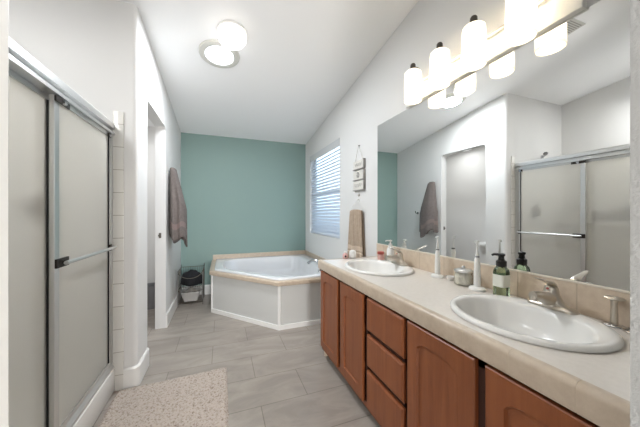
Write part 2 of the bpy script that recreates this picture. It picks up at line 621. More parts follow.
t = thing('window_blind', 'white horizontal slat blind lowered over the window beside the tub', 'window blind', (XR+0.035, (WY0+WY1)/2, WZ0))
bx = XR+0.034
obj('headrail', bbox(bx-0.028, bx+0.03, WY0+0.008, WY1-0.008, WZ1-0.055, WZ1-0.002, 0.003), M['blind'], t)
obj('valance', bbox(bx-0.04, bx-0.030, WY0+0.004, WY1-0.004, WZ1-0.100, WZ1-0.004, 0.003), M['valance'], t)
bm = bmesh.new()
nsl, ztop, zbot = 25, WZ1-0.125, WZ0+0.045
ang = math.radians(50)
for i in range(nsl):
    z = zbot+(ztop-zbot)*i/(nsl-1)
    w = 0.025
    pts = []
    for s in (-1, -0.5, 0, 0.5, 1):
        arch = 0.003*(1-s*s)
        pts.append((s*w*math.cos(ang)-arch*math.sin(ang), s*w*math.sin(ang)+arch*math.cos(ang)))
    th = 0.0028
    prof = [(bx+a, z+b) for a, b in pts] + [(bx+a+th*math.sin(ang), z+b-th*math.cos(ang)) for a, b in pts[::-1]]
    prism(bm, prof, 'y', WY0+0.012, WY1-0.012)
obj('slats', bm, M['blind'], t)
obj('bottom_rail', bbox(bx-0.026, bx+0.026, WY0+0.012, WY1-0.012, WZ0+0.004, WZ0+0.024, 0.004), M['blind'], t)
for yy in (WY0+0.16, (WY0+WY1)/2, WY1-0.16):
    bm = bmesh.new()
    box(bm, bx-0.0275, bx-0.0265, yy-0.001, yy+0.001, WZ0+0.02, WZ1-0.06)
    box(bm, bx+0.0265, bx+0.0275, yy-0.001, yy+0.001, WZ0+0.02, WZ1-0.06)
    obj('ladder_cord', bm, M['blind'], t)
bm = bmesh.new()
tube(bm, [(bx-0.045, WY1-0.07, WZ1-0.07), (bx-0.047, WY1-0.07, 1.45)], 0.004, 8)
obj('tilt_wand', bm, M['clearplastic'], t)

# ------------------------------------------------------------ vanity
CX0, CY1, CZT = 0.787, 2.148, 0.823      # counter front, far end, top
CY0 = YN1
FX = 0.812                               # face of the cabinet frame
t = thing('vanity_cabinet', 'long reddish brown wood vanity with arched doors and three drawers', 'cabinet', (1.08, 1.17, 0))
CB = 0.065
bm = bmesh.new()
fx1 = FX+0.018
YE = 2.118
cab_top = 0.752
# face frame: stiles and rails
gaps = [(1.724, 1.754), (1.352, 1.386), (0.990, 1.006), (0.610, 0.640)]
box(bm, FX, fx1, 2.085, YE, CB, cab_top)
box(bm, FX, fx1, CY0, YE, CB, CB+0.035)
obj('face_frame', bm, M['wood'], t)
bm = bmesh.new()
fy = FX+0.0005
for yc, w in ((1.722, 0.05), (1.352, 0.05), (0.996, 0.05), (0.618, 0.05), (0.245, 0.05)):
    box(bm, fy, fx1, yc-w/2, yc+w/2, CB+0.035, cab_top)
box(bm, fy, fx1, CY0, 2.085, cab_top-0.04, cab_top)
for z in (0.532, 0.323):
    box(bm, fy, fx1, 0.996, 1.352, z-0.02, z+0.02)
obj('inner_frame', bm, M['cabinet_dark'], t, label='frame darkened to paint the shade in the gaps between doors')  # shade of the gaps put into the frame colour
bm = bmesh.new()
box(bm, fx1, XR-0.014, YE-0.018, YE, CB, cab_top)
obj('end_panel', bm, M['wood'], t)
bm = bmesh.new()
box(bm, fx1, XR-0.014, CY0+0.01, YE-0.018, CB+0.01, CB+0.028)
box(bm, XR-0.014, XR-0.004, CY0+0.01, YE-0.018, CB+0.01, cab_top)
box(bm, fx1, XR-0.014, 1.343, 1.359, CB+0.028, 0.6)
box(bm, fx1, XR-0.014, 0.988, 1.004, CB+0.028, 0.6)
obj('carcass', bm, M['cabinet_dark'], t)
bm = bmesh.new()
box(bm, FX+0.075, FX+0.09, CY0+0.01, YE-0.03, 0, CB+0.005)
obj('toe_kick', bm, M['cabinet_dark'], t)
bm = bmesh.new()
box(bm, FX+0.02, XR-0.02, YE-0.03, YE-0.004, 0, CB+0.0)
obj('end_toe_kick', bm, M['tantile'], t, label='pale tan toe kick at the far end')

def arch_door(y0, y1, z0, z1, parent):
    """door slab with an arched recessed panel; near edge y0, far edge y1"""
    X0 = FX-0.020
    st = 0.062
    sag = 0.035
    n = 20
    inner = [(y0+st, z0+st), (y1-st, z0+st)]
    iw = (y1-y0-2*st)
    topz = z1-st-sag
    arcp = []
    for k in range(n+1):
        u = 1-k/n
        s = (u-0.5)*2
        zz = topz+sag*(1-abs(s)**2.4)**0.6
        arcp.append((y0+st+iw*u, zz))
    inner = inner + arcp
    # outer points matched one to one to the inner ones
    outer = [(y0, z0), (y1, z0)]
    for k in range(n+1):
        outer.append((y1-(y1-y0)*k/n, z1))
    bm = bmesh.new()
    def ring(pts, x):
        return [bm.verts.new((x, p[0], p[1])) for p in pts]
    cy, cz_ = (y0+y1)/2, (z0+z1)/2
    def shrink(pts, d):
        out = []
        for p in pts:
            hw, hh = (y1-y0)/2-st, (z1-z0)/2-st
            out.append((p[0]-(p[0]-cy)/hw*d, p[1]-(p[1]-cz_)/hh*d))
        return out
    ob = ring(outer, FX-0.0008)
    of0 = ring(outer, X0+0.004)
    so = [(p[0]+(0.004 if p[0] < cy else -0.004)*(abs(p[0]-y0) < 1e-6 or abs(p[0]-y1) < 1e-6), p[1]+(0.004 if p[1] < cz_ else -0.004)) for p in outer]
    of = ring(so, X0)
    i0 = ring(inner, X0)
    i1 = ring(shrink(inner, 0.005), X0+0.009)
    i2 = ring(shrink(inner, 0.012), X0+0.009)
    i3 = ring(shrink(inner, 0.016), X0+0.0085)
    L = [ob, of0, of, i0, i1, i2, i3]
    m = len(inner)
    for a, b in zip(L, L[1:]):
        for i in range(m):
            j = (i+1) % m
            bm.faces.new((a[i], a[j], b[j], b[i]))
    bm.faces.new(i3)
    bm.faces.new(ob[::-1])
    return obj('door', bm, M['wood'], parent)

DZ0, DZ1 = 0.098, 0.738
arch_door(1.754, 2.098, DZ0, DZ1, t)
arch_door(1.386, 1.706, DZ0, DZ1, t)
arch_door(0.640, 0.982, DZ0, DZ1, t)
arch_door(0.270, 0.604, DZ0, DZ1, t)
for z0, z1 in ((0.546, 0.736), (0.337, 0.520), (0.100, 0.310)):
    bm = bmesh.new()
    y0, y1 = 1.010, 1.342
    e = 0.010
    rings = []
    for x, d in ((FX-0.0008, 0), (FX-0.013, 0), (FX-0.020, e)):
        rings.append([(x, y0+d, z0+d), (x, y1-d, z0+d), (x, y1-d, z1-d), (x, y0+d, z1-d)])
    loft(bm, rings)
    obj('drawer', bm, M['wood'], t)

# countertop with two oval cut-outs
SINKS = [(1.085, 1.672), (1.085, 0.674)]
SAX, SAYS = 0.230, (0.285, 0.262)
t = thing('countertop', 'cream laminate vanity countertop edged with tan tile', 'countertop', (1.08, 1.18, cab_top))
bm = bmesh.new()
outer = [(CX0+0.012, CY0+0.002), (XR-0.002, CY0+0.002), (XR-0.002, CY1-0.010), (CX0+0.012, CY1-0.010)]
loops = [outer]
for (sx, sy), SAY in zip(SINKS, SAYS):
    loops.append([(sx+(SAX-0.02)*math.cos(2*PI*k/48), sy+(SAY-0.02)*math.sin(2*PI*k/48)) for k in range(48)])
edges = []
for lp in loops:
    vs = [bm.verts.new((p[0], p[1], CZT)) for p in lp]
    for i in range(len(vs)):
        edges.append(bm.edges.new((vs[i], vs[(i+1) % len(vs)])))
bmesh.ops.triangle_fill(bm, use_beauty=True, use_dissolve=False, edges=edges)
ret = bmesh.ops.extrude_face_region(bm, geom=bm.faces[:])
bmesh.ops.translate(bm, verts=[v for v in ret['geom'] if isinstance(v, bmesh.types.BMVert)], vec=(0, 0, -0.03))
obj('top_slab', bm, M['cream'], t)
# tile nosing: rounded profile with small joints every tile
bm = bmesh.new()
nx = CX0
prof = [(nx+0.014, cab_top), (nx+0.002, cab_top), (nx, cab_top+0.006)] + [(nx+0.016-0.016*math.cos(a), CZT-0.016+0.018*math.sin(a)) for a in [PI/2*k/6 for k in range(7)]] + [(nx+0.03, CZT+0.002), (nx+0.03, CZT-0.028), (nx+0.014, CZT-0.028)]
ys = [0.2225]
y = 0.369
while y < CY1-0.02:
    ys.append(y)
    y += 0.1565
ys.append(CY1)
for a, b in zip(ys, ys[1:]):
    prism(bm, prof, 'y', a+0.0012, b-0.0012)
obj('front_edge', bm, M['edgetile'], t, smooth=True)
bm = bmesh.new()
xs = [CX0+0.03+0.176*k for k in range(4)]
xs[-1] = XR-0.002
prof2 = [(CY1-0.014, cab_top), (CY1-0.002, cab_top), (CY1, cab_top+0.006)] + [(CY1-0.016+0.016*math.cos(a), CZT-0.016+0.018*math.sin(a)) for a in [PI/2*k/6 for k in range(7)]] + [(CY1-0.03, CZT+0.002), (CY1-0.03, CZT-0.028), (CY1-0.014, CZT-0.028)]
for a, b in zip(xs, xs[1:]):
    prism(bm, prof2, 'x', a+0.0012, b-0.0012)
obj('end_edge', bm, M['edgetile'], t, smooth=True)
bm = bmesh.new()
gp = [(x+(0.0008 if x < nx+0.02 else -0.0008), z+(0.0008 if z < CZT-0.03 else -0.0008)) for x, z in prof]
prism(bm, gp, 'y', 0.2235, CY1-0.003)
obj('grout_line', bm, M['edgegrout'], t)

# backsplash of tan tiles with a pale cap
t = thing('backsplash', 'low row of tan tiles between countertop and mirror', 'backsplash', (XR-0.007, 1.16, CZT))
bm = bmesh.new()
ys = [0.2225, 0.40, 0.516, 0.627]
ys = [0.2225]
y = 0.402
while y < 2.07:
    ys.append(y)
    y += 0.2255
ys.append(2.092)
for a, b in zip(ys, ys[1:]):
    bb = bbox(XR-0.0125, XR-0.0015, a+0.0015, b-0.0015, CZT+0.0005, 0.944, 0.0015, 1)
    me = bpy.data.meshes.new('tmp'); bb.to_mesh(me); bb.free(); bm.from_mesh(me); bpy.data.meshes.remove(me)
obj('tile_row', bm, M['tantile'], t)
obj('grout_bed', bbox(XR-0.0121, XR-0.001, 0.2235, 2.0905, CZT+0.001, 0.943), M['grout'], t)
obj('cap_trim', bbox(XR-0.016, XR-0.001, 0.2225, 2.092, 0.944, 0.952, 0.002), M['caulk'], t, label='pale cap bead')

# mirror
bm = bbox(XR-0.006, XR-0.0005, 0.232, 2.085, 0.953, 2.038)
o = obj('mirror', bm, M['mirror'])
tag(o, 'large frameless wall mirror above the vanity backsplash', 'mirror')

# sinks
def sink(cx, cy, SAY, label):
    t = thing('sink', label, 'sink', (cx, cy, CZT), 'oval sinks in the vanity')
    bm = bmesh.new()
    n = 64
    bcx = cx-0.030
    def ell(ox, ax, ay, z):
        return [(ox+ax*math.cos(2*PI*k/n), cy+ay*math.sin(2*PI*k/n), z) for k in range(n)]
    z = CZT
    rings = [ell(cx, SAX-0.012, SAY-0.012, z+0.001), ell(cx, SAX, SAY, z+0.002), ell(cx, SAX+0.001, SAY+0.001, z+0.009), ell(cx, SAX-0.007, SAY-0.007, z+0.017), ell(cx, SAX-0.02, SAY-0.02, z+0.018),
             ell(bcx, 0.178, SAY-0.036, z+0.016), ell(bcx, 0.171, SAY-0.043, z+0.010), ell(bcx, 0.164, SAY-0.051, z-0.006), ell(bcx, 0.146, 0.196, z-0.06), ell(bcx, 0.118, 0.156, z-0.105), ell(bcx, 0.07, 0.09, z-0.128), ell(bcx, 0.024, 0.024, z-0.134), ell(bcx, 0.022, 0.022, z-0.15)]
    # outside of the bowl
    rings += [ell(bcx, 0.03, 0.03, z-0.152), ell(bcx, 0.08, 0.10, z-0.142), ell(bcx, 0.128, 0.166, z-0.116), ell(bcx, 0.156, 0.206, z-0.066), ell(bcx, 0.172, SAY-0.040, z-0.008)]
    loft(bm, rings, False, False)
    obj('bowl', bm, M['porcelain'], t, smooth=True, angle=60)
    bm = bmesh.new()
    lathe(bm, [(0.021, z-0.150), (0.021, z-0.136), (0.017, z-0.133), (0.006, z-0.134)], bcx, cy, 24)
    obj('drain', bm, M['nickel'], t, smooth=True)
sink(*SINKS[0], SAYS[0], 'white oval drop-in sink nearer the window at the far end of the countertop')
sink(*SINKS[1], SAYS[1], 'white oval drop-in sink in the foreground beside the green bottle')

def faucet(cy, label):
    z0 = CZT+0.017
    bx = 1.272
    t = thing('faucet', label, 'faucet', (bx, cy, z0), 'single lever sink faucets')
    bm = bmesh.new()
    n = 40
    def stad(hx, hy, z):
        out = []
        for k in range(n):
            a = 2*PI*k/n
            cxs, sn = math.cos(a), math.sin(a)
            out.append((bx+hx*cxs, cy+(hy-hx)*(1 if sn >= 0 else -1)*min(1, abs(sn)*3)+hx*sn, z))
        return out
    loft(bm, [stad(0.029, 0.086, z0+0.0005), stad(0.030, 0.087, z0+0.006), stad(0.026, 0.082, z0+0.013), stad(0.022, 0.055, z0+0.018)])
    lp = [stad(0.0225, 0.062, z0+0.017), stad(0.0245, 0.045, z0+0.026), stad(0.026, 0.034, z0+0.042), stad(0.0255, 0.027, z0+0.060)]
    loft(bm, lp)
    obj('base_plate', bm, M['nickel'], t, smooth=True, angle=50)
    bm = bmesh.new()
    lathe(bm, [(0.034, z0+0.012), (0.030, z0+0.03), (0.026, z0+0.055), (0.025, z0+0.075), (0.020, z0+0.086), (0.008, z0+0.09)], bx, cy, 28)
    obj('body', bm, M['nickel'], t, smooth=True)
    bm = bmesh.new()
    pts = bez((bx+0.005, cy, z0+0.035), (bx-0.04, cy, z0+0.040), (bx-0.07, cy, z0+0.056), (bx-0.118, cy, z0+0.062), 10)
    rs = [0.031-0.015*k/10 for k in range(11)]
    tube(bm, pts, rs, 18)
    tube(bm, [(bx-0.108, cy, z0+0.060), (bx-0.112, cy, z0+0.042)], 0.0125, 16)
    obj('spout', bm, M['nickel'], t, smooth=True)
    bm = bmesh.new()
    pts = bez((bx+0.012, cy, z0+0.088), (bx-0.02, cy, z0+0.112), (bx-0.06, cy, z0+0.118), (bx-0.098, cy, z0+0.130), 8)
    rings = []
    for k, p in enumerate(pts):
        w = [0.016, 0.019, 0.018, 0.015, 0.012, 0.011, 0.011, 0.010, 0.007][k]
        h = [0.009, 0.010, 0.008, 0.006, 0.005, 0.004, 0.004, 0.0035, 0.003][k]
        rings.append([(p.x, p.y+w*math.cos(2*PI*q/12), p.z+h*math.sin(2*PI*q/12)) for q in range(12)])
    loft(bm, rings)
    obj('lever', bm, M['nickel'], t, smooth=True, angle=60)
    bm = bmesh.new()
    tube(bm, [(bx-0.022, cy, z0+0.081), (bx-0.0275, cy, z0+0.081)], 0.0045, 12)
    obj('temperature_dot', bm, M['red'], t, label='small red temperature dot')
faucet(1.660, 'brushed nickel single lever faucet on the farther sink')
faucet(0.676, 'brushed nickel single lever faucet on the foreground sink')

# ------------------------------------------------------------ vanity light
t = thing('vanity_light', 'four shade nickel vanity light bar above the mirror', 'light fixture', (XR, 1.128, 2.10))
obj('backplate', bbox(XR-0.030, XR-0.0005, 0.60, 1.664, 2.040, 2.150, 0.004), M['white'], t, label='white backplate')
bm = bmesh.new()
tube(bm, [(XR-0.045, 0.62, 2.158), (XR-0.045, 1.62, 2.158)], 0.008, 12)
for yy in (0.66, 1.13, 1.58):
    tube(bm, [(XR-0.045, yy, 2.158), (XR-0.028, yy, 2.14)], 0.006, 10)
obj('rail', bm, M['nickel'], t, smooth=True)
LX = 1.2448
for yy in (1.478, 1.240, 1.009, 0.778):
    bm = bmesh.new()
    pts = bez((XR-0.045, yy, 2.158), (XR-0.045, yy, 2.235), (XR-0.058, yy, 2.262), (LX, yy, 2.238), 12)
    tube(bm, pts, 0.005, 10)
    obj('arm', bm, M['pewter'], t, smooth=True)
    sh_b = bmesh.new()
    lathe(sh_b, [(0.020, 2.217), (0.042, 2.216), (0.0525, 2.206), (0.055, 2.19), (0.0585, 2.005), (0.0555, 2.005), (0.052, 2.19), (0.040, 2.212), (0.020, 2.213)], LX, yy, 36, False, False)
    sh = obj('shade', sh_b, M['shade'], t, smooth=True, label='frosted glass shade')
    bm = bmesh.new()
    lathe(bm, [(0.027, 2.2125), (0.027, 2.226), (0.019, 2.230), (0.018, 2.258), (0.013, 2.266), (0.004, 2.267)], LX, yy, 24)
    obj('socket_cap', bm, M['pewter'], t, smooth=True)
    bm = bmesh.new()
    lathe(bm, [(0.010, 2.212), (0.012, 2.165), (0.022, 2.135), (0.032, 2.10), (0.033, 2.075), (0.026, 2.05), (0.012, 2.04), (0.002, 2.039)], LX, yy, 24)
    obj('bulb', bm, M['bulb'], sh, smooth=True)

# ------------------------------------------------------------ ceiling lights
sl = math.atan(0.135)
def on_ceiling(o, x, y):
    o.location = (x, y, cz(y))
    o.rotation_euler = (-sl, 0, 0)
def cpart(name, prof, m, parent, n=40, label=None):
    bm = bmesh.new()
    lathe(bm, prof, 0, 0, n)
    me = bpy.data.meshes.new(name)
    bmesh.ops.recalc_face_normals(bm, faces=bm.faces[:])
    bm.to_mesh(me); bm.free()
    me.materials.append(m)
    for f in me.polygons:
        f.use_smooth = True
    me.set_sharp_from_angle(angle=math.radians(40))
    o = bpy.data.objects.new(name, me)
    C.objects.link(o)
    o.parent = parent
    if label:
        o['label'] = label
    return o
t = thing('ceiling_light', 'round glowing white dome light on the sloped ceiling', 'ceiling light', (0, 0, 0))
on_ceiling(t, 0.080, 2.245)
cpart('canopy', [(0.118, -0.001), (0.120, -0.02), (0.108, -0.024)], M['white'], t)
cpart('dome_glass', [(0.106, -0.022), (0.112, -0.035), (0.110, -0.060), (0.095, -0.085), (0.065, -0.102), (0.03, -0.110), (0.004, -0.112)], M['dome'], t)

t = thing('skylight', 'round daylight tube with grey ring beside the ceiling dome', 'skylight', (0, 0, 0))
on_ceiling(t, -0.018, 2.53)
M['ringpaint'] = mat('pale_grey_ring', (206, 205, 198), 0.45)
bm = bmesh.new()
cpart('trim_ring', [(0.122, -0.004), (0.122, -0.018), (0.140, -0.022), (0.170, -0.014), (0.174, -0.001)], M['ringpaint'], t, label='pale grey trim ring')
bm.free()
cpart('diffuser_lens', [(0.120, -0.003), (0.120, -0.016), (0.09, -0.020), (0.004, -0.021)], M['sky_lens'], t)
ld = bpy.data.lights.new('skylight_daylight', 'AREA'); ld.shape = 'DISK'; ld.size = 0.236; ld.energy = SKY_W; ld.color = (0.90, 0.95, 1.0)
lo = bpy.data.objects.new('skylight_daylight', ld); C.objects.link(lo); lo.location = (-0.018, 2.526, cz(2.53)-0.03); lo.rotation_euler = (-sl, 0, 0)

t = thing('ceiling_vent', 'small slotted white vent on the ceiling seen in the mirror', 'vent', (0, 0, 0))
on_ceiling(t, -0.03, 1.34)
bm = bbox(-0.14, 0.14, -0.06, 0.06, -0.010, -0.001, 0.002)
me = bpy.data.meshes.new('vent_frame'); bm.to_mesh(me); bm.free(); me.materials.append(M['ringpaint'])
o = bpy.data.objects.new('vent_frame', me); C.objects.link(o); o.parent = t
bm = bmesh.new()
for k in range(6):
    yy = -0.04+k*0.016
    box(bm, -0.12, 0.12, yy-0.004, yy+0.004, -0.0115, -0.0102)
me = bpy.data.meshes.new('slots'); bm.to_mesh(me); bm.free(); me.materials.append(M['greyedge'])
o = bpy.data.objects.new('slots', me); C.objects.link(o); o.parent = t

# ------------------------------------------------------------ bathtub
TA, TB, TC, TD, TE = (-0.113, 3.53), (0.566, 2.738), (XR-0.002, 2.738), (XR-0.002, YT-0.002), (-0.113, YT-0.002)
POLY = [TA, TB, TC, TD, TE]
def inset(poly, ds):
    """move edge i (poly[i] -> poly[i+1]) inwards by ds[i]; poly runs counter-clockwise"""
    n = len(poly)
    L = []
    for i in range(n):
        a, b = Vector(poly[i]), Vector(poly[(i+1) % n])
        d = (b-a).normalized()
        nn = Vector((-d.y, d.x))
        L.append((a+nn*ds[i], d))
    out = []
    for i in range(n):
        p, d = L[i-1]
        q, e = L[i]
        den = d.x*e.y-d.y*e.x
        s = ((q.x-p.x)*e.y-(q.y-p.y)*e.x)/den
        out.append((p.x+d.x*s, p.y+d.y*s))
    return out
t = thing('bathtub', 'white corner bathtub with tan tile edge against the teal wall', 'bathtub', (0.62, 3.55, 0))
DECK = 0.515
def band(bm, o, i, k, z0, z1):
    n = len(o)
    q = [o[k], o[(k+1) % n], i[(k+1) % n], i[k]]
    prism(bm, q, 'z', z0, z1)
inn = inset(POLY, [0.02]*5)
for k in (0, 1, 4):
    bm = bmesh.new()
    band(bm, POLY, inn, k, 0, DECK-0.05)
    obj('skirt_panel', bm, M['skirt'], t)
    bm = bmesh.new()
    out = inset(POLY, [-0.013, -0.013, 0, 0, -0.013])
    band(bm, out, POLY, k, 0, 0.048)
    obj('base_trim', bm, M['trim'], t)
for (px, py) in (TA, TB):
    bm = bmesh.new()
    lathe(bm, [(0.017, 0.048), (0.017, DECK-0.05)], px+0.004, py+0.006, 12)
    obj('corner_trim', bm, M['trim'], t, smooth=True)
bm = bmesh.new()
o3 = inset(POLY, [-0.030, -0.030, 0, 0, -0.030])
o2 = inset(POLY, [-0.026, -0.026, 0, 0, -0.026])
o4 = inset(POLY, [-0.020, -0.020, 0, 0, -0.020])
i1 = inset(POLY, [0.040, 0.040, 0.02, 0.02, 0.045])
loft(bm, [[(p[0], p[1], z) for p in q] for q, z in ((i1, DECK-0.05), (o2, DECK-0.05), (o3, DECK-0.042), (o3, DECK-0.012), (o4, DECK), (i1, DECK))] + [[(p[0], p[1], DECK-0.05) for p in i1]], False, False)
bmesh.ops.remove_doubles(bm, verts=bm.verts[:], dist=1e-5)
obj('tile_edge', bm, M['edgetile'], t, label='tan tile nosing')
# tub shell: rings from the deck inwards
cxy = Vector((0.66, 3.62))
NR = 120
io = inset(POLY, [0.010, 0.010, 0.020, 0.020, 0.030])
def polydist(poly, ang):
    d = Vector((math.cos(ang), math.sin(ang)))
    best = 9
    n = len(poly)
    for i in range(n):
        a, b = Vector(poly[i]), Vector(poly[(i+1) % n])
        e = b-a
        den = d.x*e.y-d.y*e.x
        if abs(den) < 1e-9:
            continue
        w = a-cxy
        s = (w.x*e.y-w.y*e.x)/den
        u = (w.x*d.y-w.y*d.x)/den
        if s > 0 and -1e-6 <= u <= 1+1e-6:
            best = min(best, s)
    return best
Ro = [polydist(io, 2*PI*k/NR) for k in range(NR)]
ib = inset(POLY, [0.13, 0.13, 0.17, 0.17, 0.15])
Rb0 = [polydist(ib, 2*PI*k/NR) for k in range(NR)]
def smooth_ring(R, w, cap):
    out = []
    R = [min(v, cap) for v in R]
    for k in range(len(R)):
        s = a = 0
        for j in range(-w, w+1):
            g = math.exp(-(j/(w*0.5))**2)
            s += g*R[(k+j) % len(R)]
            a += g
        out.append(s/a)
    return out
Rb = smooth_ring(Rb0, 9, 0.86)
def tr(R, f, z, d=0):
    return [(cxy.x+(R[k]*f-d)*math.cos(2*PI*k/NR), cxy.y+(R[k]*f-d)*math.sin(2*PI*k/NR), z) for k in range(NR)]
bm = bmesh.new()
loft(bm, [tr(Ro, 1, DECK+0.001), tr(Ro, 1, DECK+0.012), tr(Ro, 1, DECK+0.018, 0.008), tr(Rb, 1, DECK+0.018, -0.03), tr(Rb, 1, DECK+0.012, -0.008), tr(Rb, 1, DECK-0.010, 0.004), tr(Rb, 0.95, DECK-0.16), tr(Rb, 0.90, DECK-0.22), tr(Rb, 0.80, DECK-0.24), tr(Rb, 0.76, DECK-0.27), tr(Rb, 0.70, DECK-0.38), tr(Rb, 0.62, DECK-0.42), tr(Rb, 0.30, DECK-0.43), tr(Rb, 0.02, DECK-0.432)], False, True)
obj('tub_shell', bm, M['acrylic'], t, smooth=True, angle=50)
bm = bmesh.new()
lathe(bm, [(0.03, DECK-0.431), (0.03, DECK-0.424), (0.01, DECK-0.422)], 0.80, 3.60, 20)
obj('drain', bm, M['chrome'], t, smooth=True)
bm = bmesh.new()
box(bm, -0.125, XR-0.014, YT-0.014, YT-0.0005, DECK+0.0005, 0.594)
box(bm, XR-0.014, XR-0.0005, 2.71, YT-0.0005, DECK+0.0005, 0.594)
obj('tile_upstand', bm, M['edgetile'], t, label='tan tile upstand along both walls')

t = thing('tub_spout', 'curved chrome tub spout on the rim near the vanity', 'tub spout', (1.10, 2.92, DECK+0.018))
bm = bmesh.new()
lathe(bm, [(0.030, DECK+0.0185), (0.030, DECK+0.026), (0.022, DECK+0.034), (0.02, DECK+0.07)], 1.10, 2.92, 24)
obj('base', bm, M['chrome'], t, smooth=True)
bm = bmesh.new()
pts = bez((1.10, 2.92, DECK+0.06), (1.10, 2.94, DECK+0.16), (1.04, 2.99, DECK+0.17), (0.985, 3.04, DECK+0.105), 12)
tube(bm, pts, [0.02-0.004*k/12 for k in range(13)], 16)
obj('spout', bm, M['chrome'], t, smooth=True)

# ------------------------------------------------------------ shower enclosure
t = thing('shower_enclosure', 'aluminium framed sliding shower enclosure with obscure glass on the left', 'shower enclosure', (-0.73, 1.57, 0.165))
bm = bmesh.new()
prof = [(-0.765, 1.765), (-0.690, 1.765), (-0.690, 1.782), (-0.716, 1.787), (-0.716, 1.801), (-0.690, 1.806), (-0.690, 1.838), (-0.700, 1.850), (-0.755, 1.850), (-0.765, 1.840)]
prism(bm, prof, 'y', 0.932, YC-0.013)
obj('header', bm, M['alu'], t)
for (y0, y1) in ((YC-0.042, YC-0.013), (0.932, 0.96)):
    bm = bmesh.new()
    box(bm, -0.765, -0.700, y0, y1, 0.205, 1.7645)
    obj('jamb', bm, M['alu'], t)
bm = bmesh.new()
prism(bm, [(-0.770, 0.1655), (-0.695, 0.1655), (-0.695, 0.178), (-0.708, 0.200), (-0.770, 0.204)], 'y', 0.932, YC-0.013)
obj('bottom_track', bm, M['alu'], t)
def panel(y0, y1, x, label, outer):
    xs = 0.009
    z0, z1 = 0.208, 1.764
    d = obj('sliding_door', bbox(x-0.003, x+0.003, y0+0.01, y1-0.01, z0+0.01, z1-0.01), M['frost'], t, label=label)
    for a, b in ((y0, y0+0.040), (y1-0.024, y1)):
        obj('stile', bbox(x-xs, x+xs, a, b, z0, z1, 0.003), M['alu'], d)
    bm = bmesh.new()
    box(bm, x-xs, x+xs, y0+0.040, y1-0.024, z0, z0+0.022)
    obj('bottom_rail', bm, M['alu'], d)
    bm = bmesh.new()
    box(bm, x-xs, x+xs, y0+0.040, y1-0.024, z1-0.022, z1)
    obj('top_rail', bm, M['alu'], d)
    obj('gasket', bbox(x-0.006, x+0.010, y1-0.029, y1-0.0245, z0+0.022, z1-0.022), M['black'], d, label='black gasket strip')
    if outer:
        bm = bmesh.new()
        tube(bm, [(x+0.042, y0+0.02, 1.000), (x+0.042, y1-0.012, 1.000)], 0.0095, 14)
        obj('towel_bar', bm, M['alu'], d, smooth=True)
        for a, w in ((y0+0.05, 0.05), (y1-0.016, 0.014)):
            bm = bbox(x+xs, x+xs+0.010, a-w, a+w, 0.978, 1.020, 0.002)
            b2 = bmesh.new()
            tube(b2, [(x+xs+0.008, a, 1.0), (x+0.042, a, 1.0)], 0.008, 12)
            me = bpy.data.meshes.new('tmp'); b2.to_mesh(me); b2.free(); bm.from_mesh(me); bpy.data.meshes.remove(me)
            obj('bar_bracket', bm, M['darkmetal'], d)
        for a, w in ((y0+0.055, 0.058), (y1-0.03, 0.02)):
            bm = bbox(x+xs, x+xs+0.008, a-w, a+w, 1.735, 1.760, 0.002)
            hb = obj('roller_hanger', bm, M['darkmetal'], d)
            bm = bmesh.new()
            tube(bm, [(x+xs+0.008, a, 1.747), (x+xs+0.018, a, 1.747)], 0.012, 16)
            obj('roller', bm, M['chrome'], hb, smooth=True)
panel(1.520, YC-0.045, -0.712, 'farther glass panel with towel bar', True)
panel(0.962, 1.572, -0.745, 'nearer glass panel', False)

# shower head on the end wall
t = thing('showerhead', 'small chrome shower head on a bent arm above the enclosure', 'shower head', (-1.24, YC, 1.97))
bm = bmesh.new()
lathe(bm, [(0.03, 0), (0.028, 0.008), (0.012, 0.012)], 0, 0, 20)
bmesh.ops.rotate(bm, verts=bm.verts[:], cent=(0, 0, 0), matrix=Matrix.Rotation(PI/2, 3, 'X'))
bmesh.ops.translate(bm, verts=bm.verts[:], vec=(-1.24, YC-0.001, 1.965))
obj('flange', bm, M['chrome'], t, smooth=True)
bm = bmesh.new()
tube(bm, bez((-1.24, YC-0.008, 1.965), (-1.22, YC-0.08, 2.0), (-1.14, YC-0.12, 2.0), (-1.08, YC-0.14, 1.985), 10), 0.010, 10)
obj('arm', bm, M['chrome'], t, smooth=True)
bm = bmesh.new()
tube(bm, [(-1.085, YC-0.14, 1.985), (-1.065, YC-0.145, 1.980), (-1.040, YC-0.150, 1.966), (-1.034, YC-0.151, 1.962)], [0.011, 0.014, 0.024, 0.022], 18)
obj('spray_head', bm, M['chrome'], t, smooth=True)

# bottles behind the obscure glass, on a ledge along the shower's back wall
bm = bbox(XS+0.0005, XS+0.16, 0.94, YC-0.002, 1.09, 1.13, 0.006)
obj_l = struct('trim_4', bm, M['porcelain'])
def bottle(x, y, z, r, h, m, label, cap=M['black']):
    t = thing('shampoo_bottle', label, 'bottle', (x, y, z), 'bottles behind the shower glass')
    bm = bmesh.new()
    lathe(bm, [(r*0.9, z+0.0005), (r, z+0.008), (r, z+h*0.72), (r*0.8, z+h*0.82), (r*0.4, z+h*0.86), (r*0.4, z+h*0.88)], x, y, 24)
    obj('bottle_body', bm, m, t, smooth=True)
    bm = bmesh.new()
    lathe(bm, [(r*0.46, z+h*0.88), (r*0.46, z+h), (r*0.3, z+h*1.01)], x, y, 20)
    obj('cap', bm, cap, t, smooth=True)
M['dkgrey'] = mat('charcoal_plastic', (52, 54, 58), 0.4)
M['dkbrown'] = mat('dark_brown_plastic', (74, 66, 62), 0.4)
bottle(XS+0.09, 1.80, 1.13, 0.055, 0.15, M['dkgrey'], 'squat dark blurred bottle just past the sliding door overlap, seen in the mirror')
